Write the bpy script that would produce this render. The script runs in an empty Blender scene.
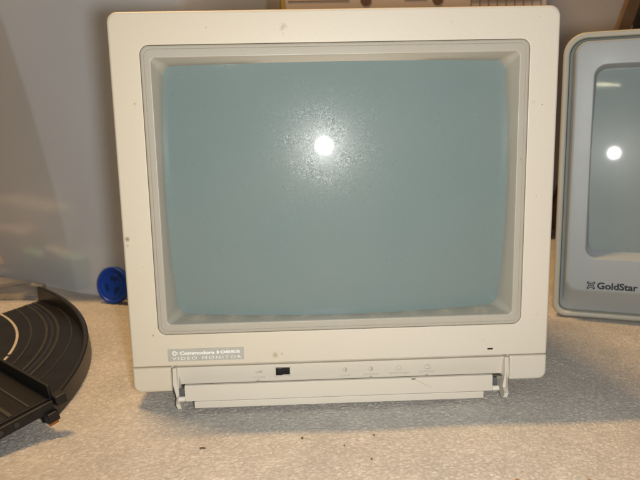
import bpy, bmesh, math, random
import numpy as np
from mathutils import Vector, Matrix
random.seed(7)
R = math.radians
sc = bpy.context.scene

# ------------------------------------------------------------------ camera
CAM = Vector((-0.03449, -0.52082, 0.23155))
cd = bpy.data.cameras.new("camera"); cam = bpy.data.objects.new("camera", cd)
sc.collection.objects.link(cam); sc.camera = cam
cam.location = CAM; cam.rotation_euler = (1.39393, 0.02116, -0.03879)
cd.sensor_width = 36; cd.lens = 36.56; cd.clip_start = 0.02; cd.clip_end = 50
cd.dof.use_dof = True; cd.dof.focus_distance = 0.53; cd.dof.aperture_fstop = 14

# ------------------------------------------------------------------ light
w = bpy.data.worlds.new("World"); sc.world = w; w.use_nodes = True
w.node_tree.nodes["Background"].inputs[0].default_value = (0.92, 0.95, 1.0, 1)
w.node_tree.nodes["Background"].inputs[1].default_value = 0.075

def lamp(name, kind, loc, energy, col, **kw):
    d = bpy.data.lights.new(name, kind); d.energy = energy; d.color = col
    for k, v in kw.items(): setattr(d, k, v)
    o = bpy.data.objects.new(name, d); o.location = loc
    sc.collection.objects.link(o); return o
# the camera's flash, beside the lens
flash = lamp("camera_flash", 'SPOT', CAM + Vector((0.030, 0.0, -0.012)), 10.7, (1.0, 0.975, 0.935), shadow_soft_size=0.019, spot_size=R(112), spot_blend=.9)
flash.rotation_euler = (Vector((0.03, 0, .215)) - flash.location).to_track_quat('-Z', 'Y').to_euler()
# the room's ceiling tube, overhead and a little behind the monitor
tube = lamp("ceiling_tube", 'AREA', (-.55, 0.36, 2.3), 41, (1.0, 0.62, 0.27), shape='RECTANGLE', size=0.6, size_y=0.06)
# a short strip lamp far across the room, mirrored as a streak in the right-hand screen
strip_l = lamp("distant_strip_lamp", 'AREA', (-0.96, -2.393, 1.1025), 1.2, (1.0, 0.93, 0.62), shape='RECTANGLE', size=0.23, size_y=0.022)
strip_l.rotation_euler = ((Vector((.31, .19, .27)) - strip_l.location).to_track_quat('-Z', 'Y')).to_euler()
sc.view_settings.view_transform = 'Standard'; sc.view_settings.look = 'None'
sc.view_settings.exposure = 0.0; sc.view_settings.gamma = 1
sc.cycles.use_denoising = True
sc.cycles.max_bounces = 8
try: sc.cycles.denoising_prefilter = 'ACCURATE'
except Exception: pass

# ------------------------------------------------------------------ materials
def mat(name, col, rough=.5, metal=0, bump=0, bscale=900, var=0, vscale=12, coat=0, spec=.5, trans=0, ior=1.45, spots=None, var2=None, yellow=None):
    m = bpy.data.materials.new(name); m.use_nodes = True; nt = m.node_tree; N = nt.nodes; L = nt.links
    b = N["Principled BSDF"]; b.inputs["Roughness"].default_value = rough; b.inputs["Metallic"].default_value = metal
    b.inputs["Base Color"].default_value = (*col, 1); b.inputs["Coat Weight"].default_value = coat
    b.inputs["Coat Roughness"].default_value = .03
    b.inputs["Specular IOR Level"].default_value = spec; b.inputs["Transmission Weight"].default_value = trans; b.inputs["IOR"].default_value = ior
    tc = N.new("ShaderNodeTexCoord"); src = tc.outputs["Object"]; cur = None
    if var:
        n = N.new("ShaderNodeTexNoise"); n.inputs["Scale"].default_value = vscale; n.inputs["Detail"].default_value = 6; L.new(src, n.inputs["Vector"])
        mr = N.new("ShaderNodeMapRange"); mr.inputs[1].default_value = .3; mr.inputs[2].default_value = .7
        L.new(n.outputs["Fac"], mr.inputs[0])
        mx = N.new("ShaderNodeMix"); mx.data_type = 'RGBA'
        c2 = var2 or tuple(c * (1 - var) for c in col)
        mx.inputs[6].default_value = (*col, 1); mx.inputs[7].default_value = (*c2, 1)
        L.new(mr.outputs[0], mx.inputs[0]); cur = mx.outputs[2]
        mr2 = N.new("ShaderNodeMapRange"); mr2.inputs[3].default_value = rough * .85; mr2.inputs[4].default_value = rough * 1.15
        L.new(n.outputs["Fac"], mr2.inputs[0]); L.new(mr2.outputs[0], b.inputs["Roughness"])
    if yellow:
        sx = N.new("ShaderNodeSeparateXYZ"); L.new(src, sx.inputs[0]); ny = N.new("ShaderNodeTexNoise"); ny.inputs["Scale"].default_value = 9; ny.inputs["Detail"].default_value = 5; L.new(src, ny.inputs["Vector"])
        ma = N.new("ShaderNodeMath"); ma.operation = 'MULTIPLY_ADD'; L.new(ny.outputs["Fac"], ma.inputs[0]); ma.inputs[1].default_value = .12; L.new(sx.outputs[0], ma.inputs[2])
        my = N.new("ShaderNodeMapRange"); my.interpolation_type = 'SMOOTHSTEP'; L.new(ma.outputs[0], my.inputs[0]); my.inputs[1].default_value = -.12; my.inputs[2].default_value = .16; my.inputs[3].default_value = 1; my.inputs[4].default_value = 0
        mx = N.new("ShaderNodeMix"); mx.data_type = 'RGBA'; L.new(my.outputs[0], mx.inputs[0]); L.new(cur, mx.inputs[6]); mx.inputs[7].default_value = (*yellow, 1); cur = mx.outputs[2]
    if spots:
        if cur is None:
            rgb = N.new("ShaderNodeRGB"); rgb.outputs[0].default_value = (*col, 1); cur = rgb.outputs[0]
        nz = N.new("ShaderNodeTexNoise"); nz.inputs["Scale"].default_value = 260; nz.inputs["Detail"].default_value = 4; L.new(src, nz.inputs["Vector"])
        for (p, r, c, k) in spots:
            vm = N.new("ShaderNodeVectorMath"); vm.operation = 'DISTANCE'; L.new(src, vm.inputs[0]); vm.inputs[1].default_value = p
            ad = N.new("ShaderNodeMath"); ad.operation = 'MULTIPLY_ADD'; L.new(nz.outputs["Fac"], ad.inputs[0]); ad.inputs[1].default_value = r * 1.6; L.new(vm.outputs["Value"], ad.inputs[2])
            rr = N.new("ShaderNodeMapRange"); rr.interpolation_type = 'SMOOTHSTEP'; L.new(ad.outputs[0], rr.inputs[0])
            rr.inputs[1].default_value = r * .6; rr.inputs[2].default_value = r * 1.8; rr.inputs[3].default_value = k; rr.inputs[4].default_value = 0
            mx = N.new("ShaderNodeMix"); mx.data_type = 'RGBA'; L.new(rr.outputs[0], mx.inputs[0]); L.new(cur, mx.inputs[6]); mx.inputs[7].default_value = (*c, 1); cur = mx.outputs[2]
    if cur is not None: L.new(cur, b.inputs["Base Color"])
    if bump:
        n = N.new("ShaderNodeTexNoise"); n.inputs["Scale"].default_value = bscale; n.inputs["Detail"].default_value = 3; L.new(src, n.inputs["Vector"])
        bp = N.new("ShaderNodeBump"); bp.inputs["Strength"].default_value = bump; bp.inputs["Distance"].default_value = .0005
        L.new(n.outputs["Fac"], bp.inputs["Height"]); L.new(bp.outputs[0], b.inputs["Normal"])
    return m

BR = (.16, .10, .05)
cream = mat("cream plastic", (.67, .625, .535), .42, bump=.25, bscale=1400, var=.1, vscale=7, var2=(.66, .61, .51), yellow=(.66, .60, .475), spots=[
    ((-.0561, 0, .0416), .0038, (.40, .30, .15), .75), ((-.050, 0, .0425), .0018, (.40, .3, .15), .6), ((-.158, 0, .25), .0014, BR, .5), ((.12, 0, .049), .0009, BR, .5), ((.05, 0, .052), .0008, BR, .5), ((-.1, 0, .306), .0010, BR, .45), ((.158, 0, .31), .001, BR, .5), ((.161, 0, .17), .0010, BR, .5), ((-.0412, 0, .3053), .0038, (.28, .24, .2), .75), ((-.041, 0, .3005), .0016, (.3, .26, .2), .6),
    ((-.1716, 0, .1436), .0028, BR, .8), ((-.1716, 0, .1380), .0016, BR, .45), ((-.1755, 0, .2132), .0011, (.1, .06, .03), .9),
    ((.163, 0, .243), .0011, (.2, .15, .1), .8), ((.156, 0, .245), .0022, (.45, .36, .24), .5), ((-.156, 0, .062), .0016, (.3, .2, .1), .7),
    ((-.148, 0, .157), .0009, BR, .6), ((.09, 0, .307), .0012, (.3, .25, .2), .5), ((-.161, 0, .12), .0009, BR, .6), ((.165, 0, .07), .001, BR, .4)])
cream2 = mat("pale cream plastic", (.655, .61, .51), .45, bump=.25, bscale=1400, var=.1, vscale=11, var2=(.62, .572, .485),
    spots=[((-.165, 0, .018), .0012, BR, .7), ((-.071, -.001, .0195), .0012, BR, .4)])
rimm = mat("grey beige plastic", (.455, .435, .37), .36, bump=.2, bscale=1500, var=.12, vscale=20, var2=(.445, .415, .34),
    spots=[((.147, 0, .20), .0012, BR, .5), *[((x_, .012, .0705), .013, (.68, .60, .45), .9) for x_ in (-.12, -.09, -.06, -.03, 0, .03, .06, .09, .12)], ((.0, .008, .067), .006, (.36, .28, .17), .5), ((.06, .008, .067), .005, (.33, .26, .16), .4), ((.12, .01, .072), .004, (.33, .26, .16), .4), ((-.08, .008, .068), .004, (.3, .26, .18), .35)])  # pale row: dust on the bottom ledge, its lit look also put into the colour
darkgap = mat("dark gap", (.10, .085, .06), .8)
black = mat("black plastic", (.012, .012, .014), .3, bump=.1)
greyp = mat("grey print", (.43, .40, .33), .6)
greylabel = mat("silver grey label", (.47, .46, .405), .45, var=.06, vscale=60)
whitep = mat("white print", (.86, .86, .84), .45)
gslot = mat("dark grey plastic", (.10, .105, .11), .5)
ledm = mat("dark green lamp", (.006, .014, .01), .3)
pinm = mat("pale plastic", (.72, .69, .60), .35)

# ------------------------------------------------------------------ mesh helpers
def obj(name, verts, faces, m, parent=None, smooth=True, sharp=35, loc=(0, 0, 0), wn=True):
    me = bpy.data.meshes.new(name); me.from_pydata([tuple(v) for v in verts], [], faces)
    bm = bmesh.new(); bm.from_mesh(me); bmesh.ops.remove_doubles(bm, verts=bm.verts, dist=1e-6)
    bmesh.ops.recalc_face_normals(bm, faces=bm.faces)
    for f in bm.faces: f.smooth = smooth
    for e in bm.edges:
        if len(e.link_faces) == 2 and e.calc_face_angle(0) > R(sharp): e.smooth = False
    bm.to_mesh(me); bm.free()
    me.materials.append(m)
    o = bpy.data.objects.new(name, me); sc.collection.objects.link(o); o.location = loc
    if parent: o.parent = parent
    if wn and smooth and sharp < 80:
        k = o.modifiers.new('weighted normals', 'WEIGHTED_NORMAL'); k.keep_sharp = True; k.weight = 100
    return o
def thing(name, label, cat, loc=(0, 0, 0), rz=0, group=None):
    o = bpy.data.objects.new(name, None); sc.collection.objects.link(o); o.empty_display_size = .05
    o.location = loc; o.rotation_euler = (0, 0, rz); o["label"] = label; o["category"] = cat
    if group: o["group"] = group
    return o
def tag(o, label, cat, group=None):
    o["label"] = label; o["category"] = cat
    if group: o["group"] = group
    return o
def rrect(x0, x1, z0, z1, r, Y, bulge=(0, 0, 0, 0), ns=14, nc=7):
    """rounded rectangle loop in XZ; r = one radius or (bl, br, tr, tl); bulge = bottom,right,top,left outward"""
    if not isinstance(r, tuple): r = (r,) * 4
    bl, br, tr, tl = r; P = []
    def side(a, b, nrm, bu):
        for i in range(1, ns):
            t = i / ns; k = 4 * t * (1 - t) * bu
            P.append((a[0] + (b[0] - a[0]) * t + nrm[0] * k, a[1] + (b[1] - a[1]) * t + nrm[1] * k))
    def corner(cx, cz, rr, a0):
        for i in range(nc + 1):
            a = R(a0 + 90 * i / nc); P.append((cx + rr * math.cos(a), cz + rr * math.sin(a)))
    corner(x0 + bl, z0 + bl, bl, 180); side((x0 + bl, z0), (x1 - br, z0), (0, -1), bulge[0])
    corner(x1 - br, z0 + br, br, 270); side((x1, z0 + br), (x1, z1 - tr), (1, 0), bulge[1])
    corner(x1 - tr, z1 - tr, tr, 0);   side((x1 - tr, z1), (x0 + tl, z1), (0, 1), bulge[2])
    corner(x0 + tl, z1 - tl, tl, 90);  side((x0, z1 - tl), (x0, z0 + bl), (-1, 0), bulge[3])
    return [(x, Y(x, z) if callable(Y) else Y, z) for x, z in P]
def loft(loops, cap0=False, cap1=False):
    n = len(loops[0]); V = [p for l in loops for p in l]; F = []
    for k in range(len(loops) - 1):
        for i in range(n):
            j = (i + 1) % n; F.append((k * n + i, k * n + j, (k + 1) * n + j, (k + 1) * n + i))
    if cap0: F.append(tuple(range(n))[::-1])
    if cap1: F.append(tuple((len(loops) - 1) * n + i for i in range(n)))
    return V, F
def bevbox(x0, x1, y0, y1, z0, z1, b=.0006):
    """box bevelled on all edges"""
    bm = bmesh.new(); bmesh.ops.create_cube(bm, size=1)
    for v in bm.verts:
        v.co = ((x0 + x1) / 2 + v.co.x * (x1 - x0), (y0 + y1) / 2 + v.co.y * (y1 - y0), (z0 + z1) / 2 + v.co.z * (z1 - z0))
    if b: bmesh.ops.bevel(bm, geom=list(bm.edges), offset=b, segments=2, affect='EDGES', profile=.5)
    bm.verts.index_update()
    V = [tuple(v.co) for v in bm.verts]; F = [tuple(v.index for v in f.verts) for f in bm.faces]; bm.free(); return V, F
def join(*parts):
    V, F = [], []
    for v, f in parts:
        o = len(V); V += list(v); F += [tuple(i + o for i in q) for q in f]
    return V, F
def prism(pts, axis, a, b):
    """polygon in the plane across `axis`, extruded a..b"""
    def P(p, t): return {'x': (t, p[0], p[1]), 'y': (p[0], t, p[1]), 'z': (p[0], p[1], t)}[axis]
    n = len(pts); V = [P(p, a) for p in pts] + [P(p, b) for p in pts]
    F = [tuple(range(n)), tuple(range(n, 2 * n))[::-1]] + [(i, (i + 1) % n, n + (i + 1) % n, n + i) for i in range(n)]
    return V, F
def cyl(c, r, h, axis='y', n=24, r2=None):
    r2 = r if r2 is None else r2; V = []
    for rr, t in ((r, 0), (r2, h)):
        for i in range(n):
            a = 2 * math.pi * i / n; u, v = rr * math.cos(a), rr * math.sin(a)
            V.append({'x': (c[0] + t, c[1] + u, c[2] + v), 'y': (c[0] + u, c[1] + t, c[2] + v), 'z': (c[0] + u, c[1] + v, c[2] + t)}[axis])
    F = [tuple(range(n)), tuple(range(n, 2 * n))] + [(i, (i + 1) % n, n + (i + 1) % n, n + i) for i in range(n)]
    return V, F
def ring(cx, cz, ro, ri, y0, y1, a0=0, a1=360, n=28):
    full = abs(a1 - a0) >= 360; V = []
    for i in range(n + (0 if full else 1)):
        a = R(a0 + (a1 - a0) * i / n)
        for rr, y in ((ro, y0), (ri, y0), (ri, y1), (ro, y1)): V.append((cx + rr * math.cos(a), y, cz + rr * math.sin(a)))
    m = len(V) // 4; F = []
    for i in range(m if full else m - 1):
        j = (i + 1) % m
        for k in range(4): F.append((4 * i + k, 4 * j + k, 4 * j + (k + 1) % 4, 4 * i + (k + 1) % 4))
    if not full: F += [(0, 1, 2, 3), tuple(4 * (m - 1) + k for k in (3, 2, 1, 0))]
    return V, F
def text_geo(body, x0, x1, z0, z1, y, bold=0.0, ext=.00012, space=1.0):
    cu = bpy.data.curves.new("lettering", 'FONT'); cu.body = body; cu.size = 1; cu.offset = bold; cu.extrude = .01; cu.space_character = space; cu.resolution_u = 4
    t = bpy.data.objects.new("lettering", cu); sc.collection.objects.link(t)
    dg = bpy.context.evaluated_depsgraph_get(); me = bpy.data.meshes.new_from_object(t.evaluated_get(dg))
    V = np.array([v.co[:] for v in me.vertices]); F = [tuple(p.vertices) for p in me.polygons]
    bpy.data.objects.remove(t); bpy.data.curves.remove(cu); bpy.data.meshes.remove(me)
    a, b = V.min(0), V.max(0)
    X = x0 + (V[:, 0] - a[0]) / (b[0] - a[0]) * (x1 - x0); Z = z0 + (V[:, 1] - a[1]) / (b[1] - a[1]) * (z1 - z0)
    Y = np.where(V[:, 2] > 0, y - ext, y + ext)
    return list(zip(X.tolist(), Y.tolist(), Z.tolist())), F

# ================================================================== SETTING
# carpet: a real tufted height field in the part near the camera, continued by a coarse sheet of the same pile
def carpet_field(X, Y, cell=.0020, seed=3):
    rng = np.random.default_rng(seed); n = 700
    jx = rng.uniform(.12, .88, (n, n)); jy = rng.uniform(.12, .88, (n, n)); hh = rng.uniform(.55, 1, (n, n)); ang = rng.normal(.45, .5, (n, n)); cc = rng.uniform(0, 1, (n, n))
    # gentle warping of the rows
    wx = X + .0022 * np.sin(Y * 61 + 2 * np.sin(X * 23)) + .0012 * np.sin(Y * 190 + X * 70); wy = Y + .002 * np.sin(X * 83 + 2 * np.sin(Y * 31))
    gx, gy = wx / cell, wy / (cell * .8); ix, iy = np.floor(gx).astype(int), np.floor(gy).astype(int)
    best = np.zeros_like(X); col = np.zeros_like(X)
    for dx in (-1, 0, 1):
        for dy in (-1, 0, 1):
            a, b = (ix + dx) % n, (iy + dy) % n
            px, py = gx - (ix + dx + jx[a, b]), gy - (iy + dy + jy[a, b])
            c, s = np.cos(ang[a, b]), np.sin(ang[a, b]); u, v = px * c + py * s, -px * s + py * c
            d = 1 - (u / 1.05) ** 2 - (v / .62) ** 2
            h = hh[a, b] * np.sqrt(np.clip(d, 0, 1)); k = h > best
            best = np.where(k, h, best); col = np.where(k, cc[a, b], col)
    return best, col
def carpet_sheet(name, x0, x1, y0, y1, step):
    nx, ny = int((x1 - x0) / step) + 1, int((y1 - y0) / step) + 1
    X, Y = np.meshgrid(np.linspace(x0, x1, nx), np.linspace(y0, y1, ny)); h, c = carpet_field(X, Y)
    rng = np.random.default_rng(11); fz = rng.normal(0, 1, X.shape)
    Z = -.0017 + .0017 * h + .00012 * fz + .0006 * np.sin(X * 37 + 1) * np.sin(Y * 29)
    me = bpy.data.meshes.new(name); nv = nx * ny; me.vertices.add(nv)
    me.vertices.foreach_set("co", np.stack([X, Y, Z], -1).astype(np.float32).ravel())
    i = np.arange((ny - 1) * (nx - 1)); r, q = i // (nx - 1), i % (nx - 1); a = r * nx + q
    idx = np.stack([a, a + 1, a + nx + 1, a + nx], -1).astype(np.int32).ravel(); nf = len(i)
    me.loops.add(nf * 4); me.loops.foreach_set("vertex_index", idx); me.polygons.add(nf)
    me.polygons.foreach_set("loop_start", np.arange(0, nf * 4, 4, dtype=np.int32)); me.polygons.foreach_set("use_smooth", np.ones(nf, bool)) if hasattr(me.polygons[0], "use_smooth") else None
    me.update(calc_edges=True)
    at = me.attributes.new("tuft", 'FLOAT', 'POINT'); at.data.foreach_set("value", c.astype(np.float32).ravel())
    return me
cm = bpy.data.materials.new("looped carpet pile"); cm.use_nodes = True; nt = cm.node_tree; b = nt.nodes["Principled BSDF"]
b.inputs["Roughness"].default_value = .7; b.inputs["Specular IOR Level"].default_value = .35; b.inputs["Sheen Weight"].default_value = .15
at = nt.nodes.new("ShaderNodeAttribute"); at.attribute_name = "tuft"
rp = nt.nodes.new("ShaderNodeValToRGB"); rp.color_ramp.elements[0].color = (.41, .378, .335, 1); rp.color_ramp.elements[1].color = (.575, .54, .49, 1)
e = rp.color_ramp.elements.new(.55); e.color = (.48, .445, .395, 1)
nt.links.new(at.outputs["Fac"], rp.inputs[0])
tc = nt.nodes.new("ShaderNodeTexCoord"); nz = nt.nodes.new("ShaderNodeTexNoise"); nz.inputs["Scale"].default_value = 14; nz.inputs["Detail"].default_value = 8
nt.links.new(tc.outputs["Object"], nz.inputs["Vector"])
mr = nt.nodes.new("ShaderNodeMapRange"); mr.inputs[1].default_value = .3; mr.inputs[2].default_value = .7; mr.inputs[3].default_value = .86; mr.inputs[4].default_value = 1.08
nt.links.new(nz.outputs["Fac"], mr.inputs[0])
vm = nt.nodes.new("ShaderNodeVectorMath"); vm.operation = 'SCALE'; nt.links.new(rp.outputs[0], vm.inputs[0]); nt.links.new(mr.outputs[0], vm.inputs["Scale"])
nt.links.new(vm.outputs[0], b.inputs["Base Color"])
n2 = nt.nodes.new("ShaderNodeTexNoise"); n2.inputs["Scale"].default_value = 1600; nt.links.new(tc.outputs["Object"], n2.inputs["Vector"])
bp = nt.nodes.new("ShaderNodeBump"); bp.inputs["Strength"].default_value = .5; bp.inputs["Distance"].default_value = .0004; nt.links.new(n2.outputs["Fac"], bp.inputs["Height"]); nt.links.new(bp.outputs[0], b.inputs["Normal"])
me = carpet_sheet("carpet", -.70, .70, -.40, .60, .00074); me.materials.append(cm)
# the coarse surround is joined into the same mesh so that the carpet is one sheet
bm = bmesh.new(); bm.from_mesh(me)
lay = bm.verts.layers.float.get("tuft")
S = 2.6
def q(x0, x1, y0, y1):
    vs = [bm.verts.new((x, y, -.0008)) for x, y in ((x0, y0), (x1, y0), (x1, y1), (x0, y1))]
    for v in vs: v[lay] = .5
    bm.faces.new(vs)
q(-S, -.70, -S, S); q(.70, S, -S, S); q(-.70, .70, -S, -.40); q(-.70, .70, .60, S)
bm.to_mesh(me); bm.free()
carpet = bpy.data.objects.new("carpet_floor", me); sc.collection.objects.link(carpet); carpet["kind"] = "structure"

wallm = mat("painted wall", (.60, .57, .56), .8, bump=.3, bscale=120, var=.12, vscale=3)
o = obj("wall_back", *bevbox(-S, S, .86, .96, -.01, 2.4, 0), wallm); o["kind"] = "structure"

# ================================================================== MAIN MONITOR
mon = thing("video_monitor", "cream video monitor with big grey-green screen, standing foremost in the middle of the carpet", "monitor")
SR, SY, SZ = .75, -.0005, .198          # screen sphere radius, front y, centre height
def sph(x, z, d=0): return SY + SR - math.sqrt(max(SR * SR - x * x - (z - SZ) ** 2, 1e-6)) + d
TR = (.001, .001, .008, .008)
x0, x1, z0, z1 = -.1755, .1755, .0343, .3187
rr = lambda i, Y, r=None: rrect(x0 + i, x1 - i, z0 + i * .6, z1 - i, r or TR, Y)
L = [rrect(x0 + .002, x1 - .002, z0, z1 - .002, TR, .034), rr(.0, .026), rr(0, .0026), rr(.0004, .0012), rr(.0012, .0004), rr(.0024, 0)]
gx0, gx1, gz0, gz1 = -.1520, .1520, .0618, .2938
g = lambda i, Y, r: rrect(gx0 + i, gx1 - i, gz0 + i, gz1 - i, r, Y)
L += [g(-.0006, 0, .0075), g(0, .0004, .007), g(.0002, .006, .007)]
obj("front_bezel", *loft(L), cream, mon, sharp=50)
# inner frame
ox0, ox1, oz0, oz1 = -.1384, .1378, .0737, .2791
op = lambda i, Y, r=.0085: rrect(ox0 + i, ox1 - i, oz0 + i, oz1 - i, r, Y, (.0014, .0028, .0004, .0028))
L = [g(.0004, .006, .0067), g(.0004, .0009, .0067), g(.0008, .0004, .0065), g(.0018, .0001, .006), g(.0026, .0001, .0056), g(.0030, .0006, .0054), g(.0034, .0001, .0052),
     rrect(-.1446, .1446, .0698, .2850, .0045, -.0004), rrect(-.1440, .1440, .0704, .2844, .0040, -.0002), rrect(-.1434, .1434, .0712, .2838, .0035, .0008)]
def mix(A, B, t): return [tuple(a[k] + (b_[k] - a[k]) * t for k in range(3)) for a, b_ in zip(A, B)]
E1 = op(0, lambda x, z: sph(x, z, -.0003))
L += [mix(L[-1], E1, .5), E1, op(-.0005, lambda x, z: sph(x, z, .006))]
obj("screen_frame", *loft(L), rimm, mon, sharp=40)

# screen
def screen_mat(name, col, col2, rough, grit=.12, spec=.2, coat=.32):
    m = mat(name, col, rough, coat=coat, spec=spec); nt = m.node_tree; N = nt.nodes; Lk = nt.links; b = N["Principled BSDF"]
    b.inputs["Coat Roughness"].default_value = .055
    tc = N.new("ShaderNodeTexCoord")
    # broad unevenness of the phosphor
    n = N.new("ShaderNodeTexNoise"); n.inputs["Scale"].default_value = 7; n.inputs["Detail"].default_value = 4; Lk.new(tc.outputs["Object"], n.inputs["Vector"])
    mx = N.new("ShaderNodeMix"); mx.data_type = 'RGBA'; mx.inputs[6].default_value = (*col, 1); mx.inputs[7].default_value = (*col2, 1)
    mr = N.new("ShaderNodeMapRange"); mr.inputs[1].default_value = .35; mr.inputs[2].default_value = .65; Lk.new(n.outputs["Fac"], mr.inputs[0]); Lk.new(mr.outputs[0], mx.inputs[0])
    cur = mx.outputs[2]
    # specks of dust
    v = N.new("ShaderNodeTexVoronoi"); v.inputs["Scale"].default_value = 230; Lk.new(tc.outputs["Object"], v.inputs["Vector"])
    r1 = N.new("ShaderNodeMapRange"); r1.inputs[1].default_value = .06; r1.inputs[2].default_value = .13; r1.inputs[3].default_value = 1; r1.inputs[4].default_value = 0; Lk.new(v.outputs["Distance"], r1.inputs[0])
    sp = N.new("ShaderNodeSeparateColor"); Lk.new(v.outputs["Color"], sp.inputs[0])
    gt = N.new("ShaderNodeMath"); gt.operation = 'GREATER_THAN'; Lk.new(sp.outputs[0], gt.inputs[0]); gt.inputs[1].default_value = .62
    mu = N.new("ShaderNodeMath"); mu.operation = 'MULTIPLY'; Lk.new(r1.outputs[0], mu.inputs[0]); Lk.new(gt.outputs[0], mu.inputs[1])
    mu2 = N.new("ShaderNodeMath"); mu2.operation = 'MULTIPLY'; Lk.new(mu.outputs[0], mu2.inputs[0]); mu2.inputs[1].default_value = .85
    rp = N.new("ShaderNodeMix"); rp.data_type = 'RGBA'; Lk.new(sp.outputs[1], rp.inputs[0]); rp.inputs[6].default_value = (.09, .12, .12, 1); rp.inputs[7].default_value = (.30, .36, .35, 1)
    m3 = N.new("ShaderNodeMix"); m3.data_type = 'RGBA'; Lk.new(mu2.outputs[0], m3.inputs[0]); Lk.new(cur, m3.inputs[6]); Lk.new(rp.outputs[2], m3.inputs[7])
    Lk.new(m3.outputs[2], b.inputs["Base Color"])
    # grain that sparkles round a highlight
    n3 = N.new("ShaderNodeTexNoise"); n3.inputs["Scale"].default_value = 2000; n3.inputs["Detail"].default_value = 2; Lk.new(tc.outputs["Object"], n3.inputs["Vector"])
    n4 = N.new("ShaderNodeTexNoise"); n4.inputs["Scale"].default_value = 60; n4.inputs["Detail"].default_value = 5; Lk.new(tc.outputs["Object"], n4.inputs["Vector"])
    v2 = N.new("ShaderNodeTexVoronoi"); v2.inputs["Scale"].default_value = 1500; Lk.new(tc.outputs["Object"], v2.inputs["Vector"])
    su = N.new("ShaderNodeVectorMath"); su.operation = 'SUBTRACT'; Lk.new(v2.outputs["Color"], su.inputs[0]); su.inputs[1].default_value = (.5, .5, .5)
    am = N.new("ShaderNodeMath"); am.operation = 'MULTIPLY'; pr4 = N.new("ShaderNodeMapRange"); pr4.inputs[1].default_value = .36; pr4.inputs[2].default_value = .64; pr4.inputs[3].default_value = .15; Lk.new(n4.outputs["Fac"], pr4.inputs[0]); Lk.new(pr4.outputs[0], am.inputs[0]); am.inputs[1].default_value = grit
    sv = N.new("ShaderNodeVectorMath"); sv.operation = 'SCALE'; Lk.new(su.outputs[0], sv.inputs[0]); Lk.new(am.outputs[0], sv.inputs["Scale"])
    ge = N.new("ShaderNodeNewGeometry"); av = N.new("ShaderNodeVectorMath"); av.operation = 'ADD'; Lk.new(ge.outputs["Normal"], av.inputs[0]); Lk.new(sv.outputs[0], av.inputs[1])
    no = N.new("ShaderNodeVectorMath"); no.operation = 'NORMALIZE'; Lk.new(av.outputs[0], no.inputs[0]); Lk.new(no.outputs[0], b.inputs["Normal"])
    return m
scrm = screen_mat("dusty grey green screen glass", (.205, .262, .258), (.186, .252, .253), .27)
L = []
NS = 16
base = op(-.0015, 0, .009)
for k in range(NS, 0, -1):
    t = k / NS; L.append([(x * t, sph(x * t, SZ + (z - SZ) * t), SZ + (z - SZ) * t) for x, _, z in base])
V, F = loft(L); n = len(base); V.append((0, sph(0, SZ), SZ)); o_ = (NS - 1) * n
F += [(o_ + i, o_ + (i + 1) % n, len(V) - 1) for i in range(n)]
obj("screen", V, F, scrm, mon, sharp=89)

# rear housing with vents
L = [rrect(-.1705, .1705, .020, .3140, (.006, .006, .010, .010), y) for y in (.030, .032)]
L += [rrect(-.168, .168, .014, .311, (.008, .008, .012, .012), .075), rrect(-.160, .160, .014, .300, .016, .190),
      rrect(-.146, .146, .016, .286, .02, .225), rrect(-.125, .125, .030, .262, .022, .262), rrect(-.116, .116, .034, .250, .022, .365), rrect(-.110, .110, .040, .244, .02, .372)]
obj("rear_housing", *loft(L, True, True), cream2, mon, sharp=30)
for sx in (-1, 1):
    obj("vent_slots", *join(*[prism([(sx * .1664, .100), (sx * .1619, .165), (sx * .158, .165), (sx * .162, .100)], 'z', z, z + .0025) for z in [.19 + .008 * k for k in range(10)]]), darkgap, mon, smooth=False)
for fx in (-.13, .13):
    for fy in (.055, .17): obj("foot", *cyl((fx, fy, -.001), .010, .018, 'z', r2=.011), gslot, mon)

# lower corner blocks
for s in (-1, 1):
    a, b_ = sorted((s * .1755, s * .1432)); bl = .0065 if s < 0 else .0012; br = .0012 if s < 0 else .0065
    f_ = lambda i, Y: rrect(a + i, b_ - i, .0118 + i, .0336 - i, (bl, br, .001, .001), Y, ns=4)
    obj("corner_block", *loft([f_(.001, .036), f_(0, .03), f_(0, .0022), f_(.0004, .001), f_(.0012, .0002), f_(.0022, 0)], True, True), cream, mon, sharp=50)
# shadow gap filler: the housing behind the seams
obj("lower_housing", *bevbox(-.173, .173, .0045, .034, .0150, .0375, .0005), cream2, mon)
# control panel strip with printed marks
V, F = bevbox(-.1392, .1392, .0008, .006, .0180, .0330, .0005)
cp = obj("control_panel", V, F, cream2, mon)
obj("panel_shadow_line", *bevbox(-.138, .138, -.0004, .012, .0158, .0172, .0003), darkgap, mon)  # dark strip: the shadow line under the panel, put in as colour
yp = .0008
def mark(name, *geo): return obj(name, *join(*geo), greyp, cp, smooth=False)
def half(cx, r_): return prism([(cx + r_ * math.cos(R(a)), .0262 + r_ * math.sin(R(a))) for a in range(-90, 91, 15)], 'y', yp - .0001, yp + .0002)
def rng_(cx, *a): return ring(cx, .0262, .0020, .00165, yp - .0001, yp + .0002, *a)
mark("color_symbol", rng_(.0025), half(.0025, .0016)); mark("contrast_symbol", rng_(.0246), half(.0246, .0017))
mark("brightness_symbol", rng_(.0485), *[prism([(.0485 + .0026 * math.cos(R(45 * k)) + dx, .0262 + .0026 * math.sin(R(45 * k)) + dz) for dx, dz in ((-.0002, -.0002), (.0002, -.0002), (.0002, .0002), (-.0002, .0002))], 'y', yp - .0001, yp + .0002) for k in range(8)])
mark("phase_symbol", rng_(.0724), rng_(.0738, -120, 120))
mark("volume_symbol", prism([(-.0745, .0262), (-.0675, .0262), (-.0675, .0282)], 'y', yp - .0001, yp + .0002))
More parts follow.
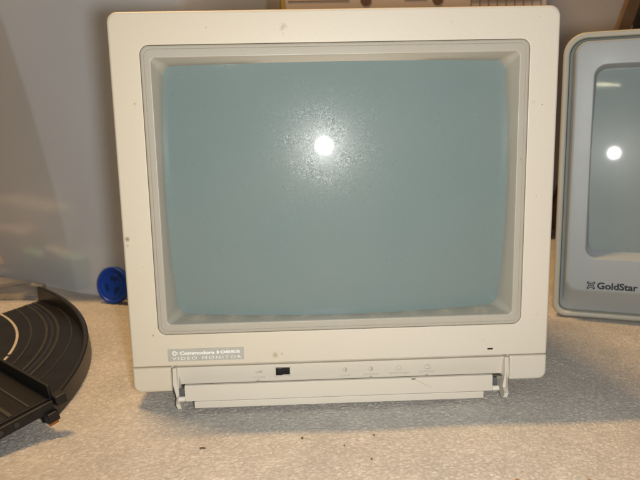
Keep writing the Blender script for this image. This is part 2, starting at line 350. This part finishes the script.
for wd_, a_, b_, c_, d_ in (("COLOR", -.002, .0072, .0202, .0217), ("CONTRAST", .0178, .0316, .0205, .0220), ("BRIGHTNESS", .0404, .0570, .0209, .0224), ("H-PHASE", .0660, .0790, .0213, .0228), ("VOLUME", -.0765, -.0650, .0212, .0228)):
    mark("printed_word", text_geo(wd_, a_, b_, c_, d_, yp))
# power switch
sw = obj("power_switch", *join(bevbox(-.0558, -.0501, -.0006, .004, .0236, .0302, .0005), bevbox(-.0497, -.0440, .0004, .004, .0236, .0302, .0005), bevbox(-.0520, -.0478, .0002, .003, .0238, .0300, .0002)), black, mon)
obj("switch_surround", *join(bevbox(-.0574, -.0560, -.0004, .003, .0216, .0312, .0002), bevbox(-.0438, -.0424, -.0004, .003, .0216, .0312, .0002), bevbox(-.0559, -.0439, -.0004, .003, .0216, .0229, .0002)), cream2, sw)
obj("power_lamp", *bevbox(.1238, .1285, -.0003, .002, .0400, .0414, .0002), ledm, mon)
# small pull nibs along the flap
for x in (.0246, .0724, -.071): obj("flap_catch", *cyl((x, -.0002, .0186), .0014, .004, 'y', 16), greyp, mon)

# name plate
pl = obj("name_plate", *bevbox(-.1450, -.0820, -.0006, .001, .0390, .0496, .0002), greylabel, mon)
pl.rotation_euler = (0, 0, 0)
Yp = -.00062
obj("name_lettering", *join(text_geo("Commodore", -.1352, -.1062, .0445, .0476, Yp, .045, space=1.0), text_geo("1", -.1045, -.1027, .0447, .0474, Yp, .03), text_geo("085S", -.1016, -.0850, .0447, .0474, Yp, .03, space=.95),
    text_geo("VIDEO", -.1415, -.1212, .0403, .0428, Yp, -.004, space=1.3), text_geo("MONITOR", -.1165, -.0842, .0403, .0428, Yp, -.004, space=1.3)), whitep, pl, smooth=False)
obj("emblem", *join(ring(-.1393, .0461, .0020, .00105, Yp - .0001, Yp + .0002, 62, 298), prism([(-.1388, .0463), (-.1366, .0463), (-.1373, .0472), (-.1388, .0472)], 'y', Yp - .0001, Yp + .0002),
    prism([(-.1388, .0459), (-.1366, .0459), (-.1373, .0450), (-.1388, .0450)], 'y', Yp - .0001, Yp + .0002)), whitep, pl, smooth=False)

# open flap hanging in front of the controls
fl = obj("control_flap", *bevbox(-.1300, .1240, -.0165, -.0130, .0100, .0238, .0006), cream2, mon)
obj("flap_lip", *join(bevbox(-.1226, .1166, -.0168, -.0138, .0040, .0099, .0006), bevbox(-.1300, .1240, -.0129, -.0010, .0158, .0178, .0005)), cream2, fl)
obj("scratch", *prism([(.0580, .0225), (.0584, .0228), (.0730, .0150), (.0728, .0148)], 'y', -.0167, -.0160), greyp, fl, smooth=False)
obj("scuff", *prism([(.0555, .0233), (.0600, .0233), (.0585, .0222), (.0570, .0222)], 'y', -.01665, -.0160), darkgap, fl, smooth=False)
for s in (-1, 1):
    xi = -.1412 if s < 0 else .1384
    prof = [(.008, .0335), (-.0022, .0335), (-.0042, .0200), (-.0125, .0040), (-.0150, .0030), (-.0172, .0042), (-.0172, .0078), (-.0100, .0100), (-.003, .0080), (.008, .0080)][::1]
    arm = obj("hinge_arm", *prism(prof, 'x', xi - (.0006 if s < 0 else 0), xi + (.0028 if s < 0 else .0034)), cream2, mon, smooth=False)
    for v_ in arm.data.vertices: v_.co.x -= s * .0062 * max(0, min(1, (.021 - v_.co.z) / .018))
    bv = arm.modifiers.new("bevel", 'BEVEL'); bv.width = .0004; bv.segments = 2
    e0 = -.1300 if s < 0 else .1240
    obj("hinge_notch", *bevbox(min(e0, e0 + s * .0052), max(e0, e0 + s * .0052), -.0120, -.0090, .0115, .0190, .0004), gslot, fl)
    p0 = -.1384 if s < 0 else .1240 - .003
    obj("hinge_pin", *cyl((min(e0 + s * .0055, e0), -.0150, .0118), .0022, .0055, 'x', 16), pinm, fl)

# ================================================================== SECOND MONITOR
g2 = thing("small_television", "silver grey monitor with dark name lettering, standing behind at the right edge", "monitor", (.2663, .2156, 0), math.atan2(-.39, .92))
silver = mat("silver grey paint", (.39, .43, .445), .42, metal=.05, bump=.15, bscale=1200, var=.05, vscale=15)
palec = mat("pale grey cream plastic", (.50, .48, .40), .45, bump=.2, bscale=1200, var=.08, vscale=9)
W2 = .372
p = lambda i, zb, zt, Y, r: rrect(i, W2 - i, zb, zt, r, Y)
obj("outer_casing", *loft([p(.006, .010, .318, .06, .02), p(.001, .002, .3235, .045, .02), p(0, .001, .3245, .004, (.014, .014, .024, .024)), p(.0006, .0016, .3239, .001, (.014, .014, .024, .024)), p(.002, .003, .3225, 0, (.013, .013, .022, .022)), p(.0058, .0065, .3190, .0002, (.011, .011, .019, .019)),
     p(.0068, .0075, .3180, .0014, (.010, .010, .018, .018)), p(.0072, .0080, .3176, .010, (.010, .010, .018, .018))]), palec, g2, sharp=50)
SR2, SY2, SZ2, SX2 = .95, -.006, .1536, .0966
def sph2(x, z, d=0): return SY2 + SR2 - math.sqrt(max(SR2 * SR2 - (x - SX2) ** 2 - (z - SZ2) ** 2, 1e-6)) + d
q0, q1, r0, r1 = .0358, W2 - .0358, .0825, .2845
E2 = rrect(q0, q1, r0, r1, .010, lambda x, z: sph2(x, z, -.0004), (.001, .002, .001, .002))
L = [p(.0074, .0082, .3174, .010, (.010, .010, .018, .018)), p(.0076, .0084, .3172, .006, (.010, .010, .018, .018)), p(.0100, .0110, .3155, .0042, (.010, .010, .016, .016)), p(.0114, .0180, .3146, .0020, (.011, .011, .015, .015)),
     p(.0126, .0330, .3138, -.0080, (.012, .012, .014, .014)), p(.0136, .0356, .3130, -.0105, (.012, .012, .013, .013)), p(.0160, .0385, .3110, -.0115, (.012, .012, .012, .012)),
     rrect(.0320, W2 - .0320, .0735, .2890, .013, -.0115), rrect(.0330, W2 - .0330, .0745, .2882, .0125, -.0108), rrect(.0338, W2 - .0338, .0755, .2876, .012, -.0090)]
L += [mix(L[-1], E2, .6), E2, rrect(q0 - .001, q1 + .001, r0 - .001, r1 + .001, .010, lambda x, z: sph2(x, z, .005), (.001, .002, .001, .002))]
fp = obj("front_panel", *loft(L), silver, g2, sharp=40)
scr2 = screen_mat("grey green glass", (.30, .36, .365), (.28, .34, .345), .32, grit=.03)
base = rrect(q0 - .004, q1 + .004, r0 - .004, r1 + .004, .010, 0); L = []; CX, CZ = W2 / 2, .184
for k in range(12, 0, -1):
    t = k / 12; L.append([(CX + (x - CX) * t, sph2(CX + (x - CX) * t, CZ + (z - CZ) * t), CZ + (z - CZ) * t) for x, _, z in base])
V, F = loft(L); n = len(base); V.append((CX, sph2(CX, CZ), CZ)); o_ = 11 * n
F += [(o_ + i, o_ + (i + 1) % n, len(V) - 1) for i in range(n)]
obj("screen", V, F, scr2, g2, sharp=89)
L = [rrect(.005, W2 - .005, .012, .319, .018, .05), rrect(.008, W2 - .008, .014, .316, .018, .10), rrect(.02, W2 - .02, .016, .30, .02, .20), rrect(.06, W2 - .06, .03, .25, .02, .28), rrect(.07, W2 - .07, .04, .24, .02, .37)]
obj("rear_housing", *loft(L, True, True), palec, g2, sharp=30)
for fx in (.05, W2 - .05):
    for fy in (.08, .18): obj("foot", *cyl((fx, fy, -.001), .011, .02, 'z'), gslot, g2)
navy = mat("dark navy print", (.012, .014, .028), .45)
yl = -.0116
sq = join(*[prism([(.0374, .0365), (.0446, .0365), (.0446, .0371), (.0374, .0371)], 'y', yl - .0001, yl + .0002)])
def rect(a, b_, c, d): return prism([(a, c), (b_, c), (b_, d), (a, d)], 'y', yl - .0001, yl + .0002)
lx, lz, s = .0362, .0390, .0086
emb = [rect(lx, lx + .0024, lz, lz + .0013), rect(lx + s - .0024, lx + s, lz, lz + .0013), rect(lx, lx + .0024, lz + s - .0013, lz + s), rect(lx + s - .0024, lx + s, lz + s - .0013, lz + s),
       rect(lx, lx + .0013, lz + .0008, lz + .0026), rect(lx, lx + .0013, lz + s - .0026, lz + s - .0013), rect(lx + s - .0013, lx + s, lz + .0008, lz + .0026), rect(lx + s - .0013, lx + s, lz + s - .0026, lz + s - .0013),
       ring(lx + s / 2, lz + s / 2, .0031, .0021, yl - .0001, yl + .0002)]
st = []
for i in range(10):
    a = R(90 + 36 * i); r_ = .0018 if i % 2 == 0 else .0008; st.append((lx + s / 2 + r_ * math.cos(a), lz + s / 2 + r_ * math.sin(a)))
emb.append(prism(st, 'y', yl - .0001, yl + .0002))
obj("emblem", *join(*emb), navy, fp, smooth=False)
obj("name_lettering", *text_geo("GoldStar", .0470, .0890, .0393, .0474, yl, .03, space=1.0), navy, fp, smooth=False)

# ================================================================== STORAGE TUB
tubm = mat("cloudy translucent plastic", (.78, .82, .88), .42, trans=.40, ior=1.08, bump=.1, bscale=200, var=.06, vscale=5, spec=.5)
def tub_loop(bl, cr, br, z, y_s=0):
    # plan points: left end, crease, right end, then two at the back
    (ax, ay), (cx, cy), (bx, by) = bl, cr, br
    P = []
    def seg(a, b_, n):
        for i in range(n): P.append((a[0] + (b_[0] - a[0]) * i / n, a[1] + (b_[1] - a[1]) * i / n))
    dl = Vector((ax - cx, ay - cy)).normalized(); dr = Vector((bx - cx, by - cy)).normalized()
    c1 = (cx + dl.x * .004, cy + dl.y * .004); c2 = (cx + dr.x * .004, cy + dr.y * .004)
    seg((ax, ay), c1, 10)
    for i in range(7):
        t = i / 6; P.append(((1 - t) ** 2 * c1[0] + 2 * t * (1 - t) * cx + t * t * c2[0], (1 - t) ** 2 * c1[1] + 2 * t * (1 - t) * cy + t * t * c2[1]))
    P += [(c2[0] + (bx - c2[0]) * i / 10, c2[1] + (by - c2[1]) * i / 10) for i in range(1, 10)]
    # rounded right corner
    P += [(bx - .006, by + .001), (bx, by + .001), (bx + .005, by + .005), (bx + .008, by + .012)]
    k = (bx + .09, by + .29)
    P += [(bx + .008 + (k[0] - bx - .008) * i / 6, by + .012 + (k[1] - by - .012) * i / 6) for i in range(1, 7)]
    k2 = (ax + .12, min(ay + .20, .84))
    P += [(k[0] + (k2[0] - k[0]) * i / 6, k[1] + (k2[1] - k[1]) * i / 6) for i in range(1, 7)]
    return [(x, min(y, .845), z) for x, y in P]
# crease follows the curve of the moulding
lev = [(0.000, (-.353, .403), (-.680, .650), (-.236, .335)), (.012, (-.354, .402), (-.682, .650), (-.235, .334)), (.09, (-.360, .395), (-.688, .652), (-.226, .332)), (.18, (-.372, .388), (-.694, .654), (-.212, .331)), (.28, (-.388, .380), (-.700, .656), (-.195, .331)), (.37, (-.406, .372), (-.706, .658), (-.178, .331)), (.47, (-.432, .366), (-.712, .660), (-.160, .331)), (.50, (-.440, .364), (-.714, .661), (-.155, .331))]
L = [tub_loop(l_, c_, r_, z) for z, c_, l_, r_ in lev]
V, F = loft(L, True, False)
tub = obj("storage_tub", V, F, tubm, sharp=60)
so = tub.modifiers.new("wall thickness", 'SOLIDIFY'); so.thickness = .0022; so.offset = 1
tag(tub, "big cloudy translucent plastic storage tub standing on the carpet behind the black track", "storage tub")
def blob(name, c, s, m, rot, label, cat):
    V, F = bevbox(-s[0], s[0], -s[1], s[1], -s[2], s[2], min(s) * .55)
    o = obj(name, V, F, m, loc=c); o.rotation_euler = rot; tag(o, label, cat); return o
gm = mat("pale green plastic", (.42, .78, .55), .5); wm = mat("off white plastic", (.88, .86, .82), .5); pm = mat("pinkish beige plastic", (.78, .62, .52), .5)
blob("green_packet", (-.432, .484, .026), (.034, .014, .020), gm, (0, .15, -.5), "blurred pale green packet low inside the cloudy tub, left of the white one", "packet")
blob("white_packet", (-.394, .458, .040), (.028, .012, .013), wm, (0, .25, -.55), "blurred white packet showing through the cloudy tub wall", "packet")
blob("green_bag", (-.366, .436, .024), (.022, .014, .024), gm, (0, 0, -.55), "blurred green bag at the foot of the tub's corner", "bag")
blob("beige_packet", (-.486, .524, .046), (.036, .02, .034), pm, (0, .1, -.5), "blurred pinkish beige packet at the far left inside the tub", "packet")

blob("pale_bundle", (-.475, .575, .060), (.075, .03, .058), mat("pale film", (.80, .80, .74), .6), (0, .1, -.6), "large blurred pale bundle standing at the left inside the cloudy tub", "bundle")

# ================================================================== BLUE WHEEL
blue = mat("blue plastic", (.008, .06, .42), .4, bump=.15, bscale=500, var=.15, vscale=60)
bdark = mat("deep blue plastic", (.004, .022, .14), .5)
wh = thing("blue_wheel", "small blue plastic wheel with three curved slots leaning behind the monitor's left side", "wheel", (-.2835, .336, 0), R(-22))
RD = .0246
def lathe(prof, n=56):
    V = [(r_ * math.cos(2 * math.pi * i / n), y, r_ * math.sin(2 * math.pi * i / n)) for r_, y in prof for i in range(n)]
    m_ = len(prof); F = [(k * n + i, k * n + (i + 1) % n, ((k + 1) % m_) * n + (i + 1) % n, ((k + 1) % m_) * n + i) for k in range(m_) for i in range(n)]
    return V, F
tilt = Matrix.Translation((0, 0, RD)) @ Matrix.Rotation(R(-8), 4, 'X')
def tp(geo): V, F = geo; return [tuple(tilt @ Vector(v)) for v in V], F
obj("disc", *tp(lathe([(.0002, -.001), (.0150, -.001), (.0156, -.0016), (.0162, -.001), (.0206, -.001), (.0214, -.0022), (RD - .0008, -.0022), (RD, -.0012), (RD, .0055), (RD - .001, .006), (.0002, .006)])), blue, wh, sharp=50)
for k in range(3):
    a = 80 + 120 * k
    obj("slot", *tp(ring(0, 0, .0116, .0066, -.0013, .002, a - 29, a + 29, 10)), bdark, wh)

# ================================================================== RACING TRACK
trk = mat("black track plastic", (.011, .0105, .0105), .42, spec=.3, bump=.35, bscale=500, var=.3, vscale=30)
trk2 = mat("black glossy plastic", (.010, .0095, .0095), .36, bump=.12, bscale=500)
strip = mat("dull metal contact strip", (.05, .047, .042), .5, metal=.2, var=.3, vscale=70)
whl = mat("worn white line paint", (.60, .54, .45), .6, var=.15, vscale=90)
copper = mat("copper contact", (.45, .18, .04), .35, metal=.7)
ct = thing("curved_track", "curved black toy racing track section with worn white line, lying by the tub", "toy track", (-.42, .12, 0))
def off(geo): V, F = geo; return [(x + .42, y - .12, z) for x, y, z in V], F
ZS = .008
def arc(c, r_, a0, a1, n): return [(c[0] + r_ * math.cos(R(a0 + (a1 - a0) * i / n)), c[1] + r_ * math.sin(R(a0 + (a1 - a0) * i / n))) for i in range(n + 1)]
cs, rs = (-.6534, .0696), .3620; cw, rw = (-.6125, .0732), .2863
cg, rg = (-.6845, .0101), .4437
# plan: far edge line from (37.5,293.5) to the left, wall arc on the right
LN = Vector((-.083, .099)).normalized(); LP = Vector((-.2315, -.0380))       # the near end of the section, under the straight piece
def beyond(x, y): return LN.x * (y - LP.y) - LN.y * (x - LP.x) < 0
def start_a(c, r_):
    for k in range(-400, 900):
        a = R(k / 10)
        if beyond(c[0] + r_ * math.cos(a), c[1] + r_ * math.sin(a)): return k / 10
    return 0
AG = start_a(cg, rg); A = arc(cg, rg, AG, 46.5, 60)
def ribbon(c, r_, wd, zb, zt, a0, a1, n=50):
    V = []
    for i in range(n + 1):
        a = R(a0 + (a1 - a0) * i / n)
        for rr_, z in ((r_ - wd / 2, zb), (r_ - wd / 2 + .0003, zt), (r_ + wd / 2 - .0003, zt), (r_ + wd / 2, zb)): V.append((c[0] + rr_ * math.cos(a), c[1] + rr_ * math.sin(a), z))
    F = [(4 * i + k, 4 * i + (k + 1) % 4, 4 * (i + 1) + (k + 1) % 4, 4 * (i + 1) + k) for i in range(n) for k in range(4)]
    F += [(0, 1, 2, 3), tuple(4 * n + k for k in (3, 2, 1, 0))]
    return V, F
FE = (A[-1][0], A[-1][1]); dirL = Vector((-.39, -.92)).normalized()
def far_y(x): return FE[1] + (x - FE[0]) * dirL.y / dirL.x
plan = [(x, y) for x, y in A if True]
den = dirL.x * LN.y - dirL.y * LN.x; s0 = ((LP.x - FE[0]) * LN.y - (LP.y - FE[1]) * LN.x) / den
plan = plan + [(FE[0] + dirL.x * s0, FE[1] + dirL.y * s0)]
obj("road_surface", *off(prism([(x, y) for x, y in plan], 'z', .001, ZS)), trk, ct, sharp=30)
# guard wall along the outer edge
def wallring(c, r_, th, z0_, z1_, a0, a1, n=60):
    V = []
    for i in range(n + 1):
        a = R(a0 + (a1 - a0) * i / n); up = .012 * i / n
        for rr_, z in ((r_ - .001, z0_), (r_ - .001, z1_ + up - .0015), (r_ + .0002, z1_ + up), (r_ + th - .001, z1_ + up), (r_ + th, z1_ + up - .001), (r_ + th + .002, z0_)): V.append((c[0] + rr_ * math.cos(a), c[1] + rr_ * math.sin(a), z))
    F = [(6 * i + k, 6 * i + (k + 1) % 6, 6 * (i + 1) + (k + 1) % 6, 6 * (i + 1) + k) for i in range(n) for k in range(6)]
    F += [tuple(range(6)), tuple(6 * n + k for k in range(5, -1, -1))]
    return V, F
obj("guard_wall", *off(wallring(cg, rg, .004, 0.0, .014, AG, 47)), trk2, ct, sharp=30)
a0, a1 = -30, 62
def clip_a(c, r_):   # stop each line at the far edge of the section
    best_ = 0
    for k in range(0, 900):
        a = R(k / 10); x, y = c[0] + r_ * math.cos(a), c[1] + r_ * math.sin(a)
        if y < far_y(x) - .001: best_ = k / 10
        else: break
    return best_
for r_, wd, m_, h_, nm in ((rs + .006, .0034, strip, .0006, "contact_strip"), (rs - .006, .0034, strip, .0006, "contact_strip"), (rs, .0035, black, .0002, "guide_slot"),
                           (rs + .020, .0016, strip, .0004, "edge_line"), (rs - .022, .0024, strip, .0005, "edge_line")):
    obj(nm, *off(ribbon(cs, r_, wd, ZS - .001, ZS + h_, start_a(cs, r_) + .5, clip_a(cs, r_))), m_, ct)
WA = start_a(cw, rw) + .4
for aa, ab in ((WA, max(WA + .5, 8.0)), (max(WA + .5, 8.0) + 1.2, 60)):
    obj("white_line", *off(ribbon(cw, rw, .0032, ZS - .001, ZS + .0004, aa, min(ab, clip_a(cw, rw)))), whl, ct)

# straight piece lying tilted across the curve
def frame(o, ex, ey):
    ex = Vector(ex).normalized(); ey = Vector(ey); ey = (ey - ex * ey.dot(ex)).normalized(); ez = ex.cross(ey)
    return Matrix(((ex.x, ey.x, ez.x, o[0]), (ex.y, ey.y, ez.y, o[1]), (ex.z, ey.z, ez.z, o[2]), (0, 0, 0, 1)))
O = (-.2275, -.0425, .0285)
Mx = frame(O, (-.031, -.032, -.0085), (-.0813, .0927, .004))   # local x along the end edge, local y along the piece
if Mx.to_3x3().col[2].z < 0: print("note: piece upside down")
sp_ = thing("straight_track", "straight black toy track piece with connector tabs, resting tilted over the curved section", "toy track", (-.27, -.01, 0))
def lt(geo):
    V, F = geo; s_ = Mx.to_3x3().col[2].z
    return [tuple(Mx @ Vector((x, y, z if s_ > 0 else -z)) - Vector((-.27, -.01, 0))) for x, y, z in V], F
obj("road_surface", *lt(bevbox(0, .108, .001, .34, -.0075, 0, .0006)), trk, sp_)
obj("guard_wall", *lt(bevbox(-.0022, .0004, .001, .34, -.0085, .0105, .0006)), trk2, sp_)
for x, wd, nm in ((.030, .0030, "contact_strip"), (.042, .0030, "contact_strip"), (.016, .0016, "edge_line"), (.078, .0030, "contact_strip"), (.090, .0030, "contact_strip")):
    obj(nm, *lt(bevbox(x - wd / 2, x + wd / 2, .003, .299, -.0005, .0006, 0)), strip, sp_)
for x in (.036, .084): obj("guide_slot", *lt(bevbox(x - .0016, x + .0016, .002, .299, -.0005, .0002, 0)), black, sp_)
obj("end_rail", *lt(bevbox(0, .108, -.0030, .0008, -.0095, -.0012, .0006)), trk2, sp_)
for x in (.018, .030, .042, .066, .078, .090):
    obj("rivet", *lt(cyl((x, -.0036, -.0050), .0022, .002, 'y', 14)), strip if x in (.030, .042, .078) else trk2, sp_)
for x, dz in ((-.0045, .000), (.0045, -.0105)):
    obj("connector_tab", *lt(bevbox(x - .005, x + .004, -.007, .003, dz - .006, dz + .002, .001)), trk2, sp_)
obj("contact_tongue", *lt(bevbox(.001, .008, -.0056, -.0032, -.0190, -.0168, .0003)), copper, sp_)

# ================================================================== CLEAR PLASTIC PACKAGING
clr = bpy.data.materials.new("clear crinkled plastic"); clr.use_nodes = True; nt = clr.node_tree; N = nt.nodes
gl = N.new("ShaderNodeBsdfGlossy"); gl.inputs["Roughness"].default_value = .2; tr = N.new("ShaderNodeBsdfTransparent"); tr.inputs[0].default_value = (.93, .92, .90, 1)
df = N.new("ShaderNodeBsdfDiffuse"); df.inputs[0].default_value = (.6, .58, .55, 1)
lw = N.new("ShaderNodeFresnel"); lw.inputs["IOR"].default_value = 1.6
m1 = N.new("ShaderNodeMixShader"); m1.inputs[0].default_value = .18; N_l = nt.links
N_l.new(tr.outputs[0], m1.inputs[1]); N_l.new(df.outputs[0], m1.inputs[2])
m2 = N.new("ShaderNodeMixShader"); mm = N.new("ShaderNodeMath"); mm.operation = 'ADD'; mm.inputs[1].default_value = .34; N_l.new(lw.outputs[0], mm.inputs[0]); N_l.new(mm.outputs[0], m2.inputs[0])
N_l.new(m1.outputs[0], m2.inputs[1]); N_l.new(gl.outputs[0], m2.inputs[2]); N_l.new(m2.outputs[0], N["Material Output"].inputs[0])
nx, ny = 60, 14; V = []
rnd = np.random.default_rng(5)
def crinkle(x, y): return .0012 * math.sin(x * 23 + 2 * math.sin(y * 11)) * .7 + .0009 * math.sin(x * 9 - y * 17 + 1)
# a thin folded bag: front sheet, puffed middle, back sheet, closed along the ridge
for j in range(ny + 1):
    t = j / ny
    for i in range(nx + 1):
        s_ = i / nx; x = -.560 + .172 * s_ ; yb = .372 + .03 * (1 - s_)
        a = math.pi * t; hgt = .022 + .003 * math.sin(s_ * 9)
        V.append((x + crinkle(s_, t), yb - .020 * math.cos(a) * (1 - .5 * s_) + crinkle(t, s_) * 1.2, max(.0008, hgt * math.sin(a) ** .7 * (1 - .15 * s_)) + crinkle(s_ * .3, t * .2) * .6))
F = [(j * (nx + 1) + i, j * (nx + 1) + i + 1, (j + 1) * (nx + 1) + i + 1, (j + 1) * (nx + 1) + i) for j in range(ny) for i in range(nx)]
pk = obj("plastic_wrapper", V, F, clr, sharp=60)
tag(pk, "clear crinkled plastic wrapper with shiny edge between the curved track and the tub", "wrapper")

# ================================================================== BEHIND
card = mat("pinkish cardboard", (.82, .68, .57), .8, bump=.2, bscale=400, var=.08, vscale=10)
tape = mat("yellow tape", (.60, .42, .08), .5); pr_ = mat("brown box print", (.20, .11, .07), .7)
cb = thing("cardboard_box", "tall pinkish cardboard box with a faint printed grid, behind the front monitor", "box", (.19, .70, 0))
obj("box_body", *bevbox(-.240, .240, 0, .13, 0, .62, .002), card, cb)
obj("edge_tape", *bevbox(-.2425, -.236, -.0015, .10, .01, .61, .0005), tape, cb)
gr = [bevbox(.10 + .016 * k, .1012 + .016 * k, -.0006, .001, .38, .58, 0) for k in range(9)] + [bevbox(.10, .23, -.0008, .001, .38 + .016 * k, .3812 + .016 * k, 0) for k in range(13)]
obj("printed_grid", *join(*gr), pr_, cb, smooth=False)
for x_ in (-.09, .04): obj("printed_dot", *cyl((x_, -.0006, .448), .010, .001, 'y', 20), pr_, cb, smooth=False)
for xa, xb in ((-.23, -.12), (-.02, .02)): obj("printed_line", *bevbox(xa, xb, -.0006, .001, .4475, .4490, 0), pr_, cb, smooth=False)
gb = mat("grey board", (.30, .28, .26), .7); dkw = mat("dark brown wood", (.05, .032, .022), .55, var=.3, vscale=25, bump=.2, bscale=80); rdw = mat("reddish wood", (.22, .07, .03), .45, var=.3, vscale=30); lw_ = mat("light brown wood", (.20, .125, .075), .5, var=.3, vscale=30)
o = obj("grey_board", *bevbox(-.0835, -.0535, .715, .735, 0, .60, .001), gb); tag(o, "narrow grey board standing upright beside the yellow taped edge of the box", "board")
o = obj("dark_cabinet", *join(bevbox(-.33, -.086, .78, .855, 0, .66, .002), bevbox(-.325, -.09, .776, .7795, .02, .64, .001)), dkw); tag(o, "dark brown cabinet against the wall, seen over the front monitor's left half", "cabinet")
V, F = bevbox(-.011, .011, -.008, .008, -.36, .36, .002); o = obj("wooden_strut", V, F, rdw, loc=(-.165, .752, .385)); o.rotation_euler = (0, R(-42), 0)
tag(o, "reddish wooden strut leaning diagonally before the dark cabinet", "strut")
V, F = bevbox(-.013, .013, -.009, .009, -.30, .30, .002); o = obj("leaning_batten", V, F, lw_, loc=(.585, .80, .292)); o.rotation_euler = (R(-4), R(20), 0)
tag(o, "light brown wooden batten leaning on the wall above the silver monitor", "batten")
o = obj("black_case", *join(bevbox(.666, .92, .74, .85, 0, .62, .004), bevbox(.68, .90, .7365, .7395, .05, .57, .001)), black); tag(o, "black upright case at the top right corner of the photo", "case")

# ================================================================== CRUMBS
cr1 = mat("brown crumb", (.10, .05, .025), .7); cr2 = mat("rusty crumb", (.42, .17, .05), .7); cr3 = mat("white fluff", (.85, .84, .82), .8)
def crumb(x, y, s, m_, rz, label, el=1.0, nm="crumb", cat="crumb"):
    bm = bmesh.new(); bmesh.ops.create_icosphere(bm, subdivisions=2, radius=1)
    for v in bm.verts: v.co = Vector((v.co.x * s * el, v.co.y * s, v.co.z * s * .6)) * random.uniform(.75, 1.2)
    V = [tuple(v.co * .8) for v in bm.verts]; F = [tuple(v.index for v in f.verts) for f in bm.faces]; bm.free()
    o = obj(nm, V, F, m_, loc=(x, y, s * .3)); o.rotation_euler = (0, 0, rz); tag(o, label, cat)
crumb(-.035, -.067, .0011, cr1, 1.0, "dark brown crumb on the carpet below the power switch", 1.5)
crumb(-.108, -.077, .0012, cr1, 0, "long brown crumb on the carpet below the name plate", 2.6)
crumb(-.095, -.124, .0013, cr3, .4, "white speck of fluff near the bottom edge of the photo", 1.3, "fluff_speck", "fluff")
crumb(.104, -.137, .0016, cr2, .6, "rusty orange crumb at the bottom edge, the nearer to the middle of two", 1.4)
crumb(.150, -.141, .0015, cr2, .2, "rusty orange crumb at the bottom edge, farthest right", 1.5)
crumb(.013, -.102, .0009, cr1, 0, "round dark crumb on the bare carpet right of the middle", 1)
crumb(-.0045, -.081, .0008, cr1, 1.3, "tiny dark crumb, the upper left one of a close pair")
crumb(.019, -.067, .0010, cr1, .2, "small dark crumb just in front of the monitor's shadow edge")
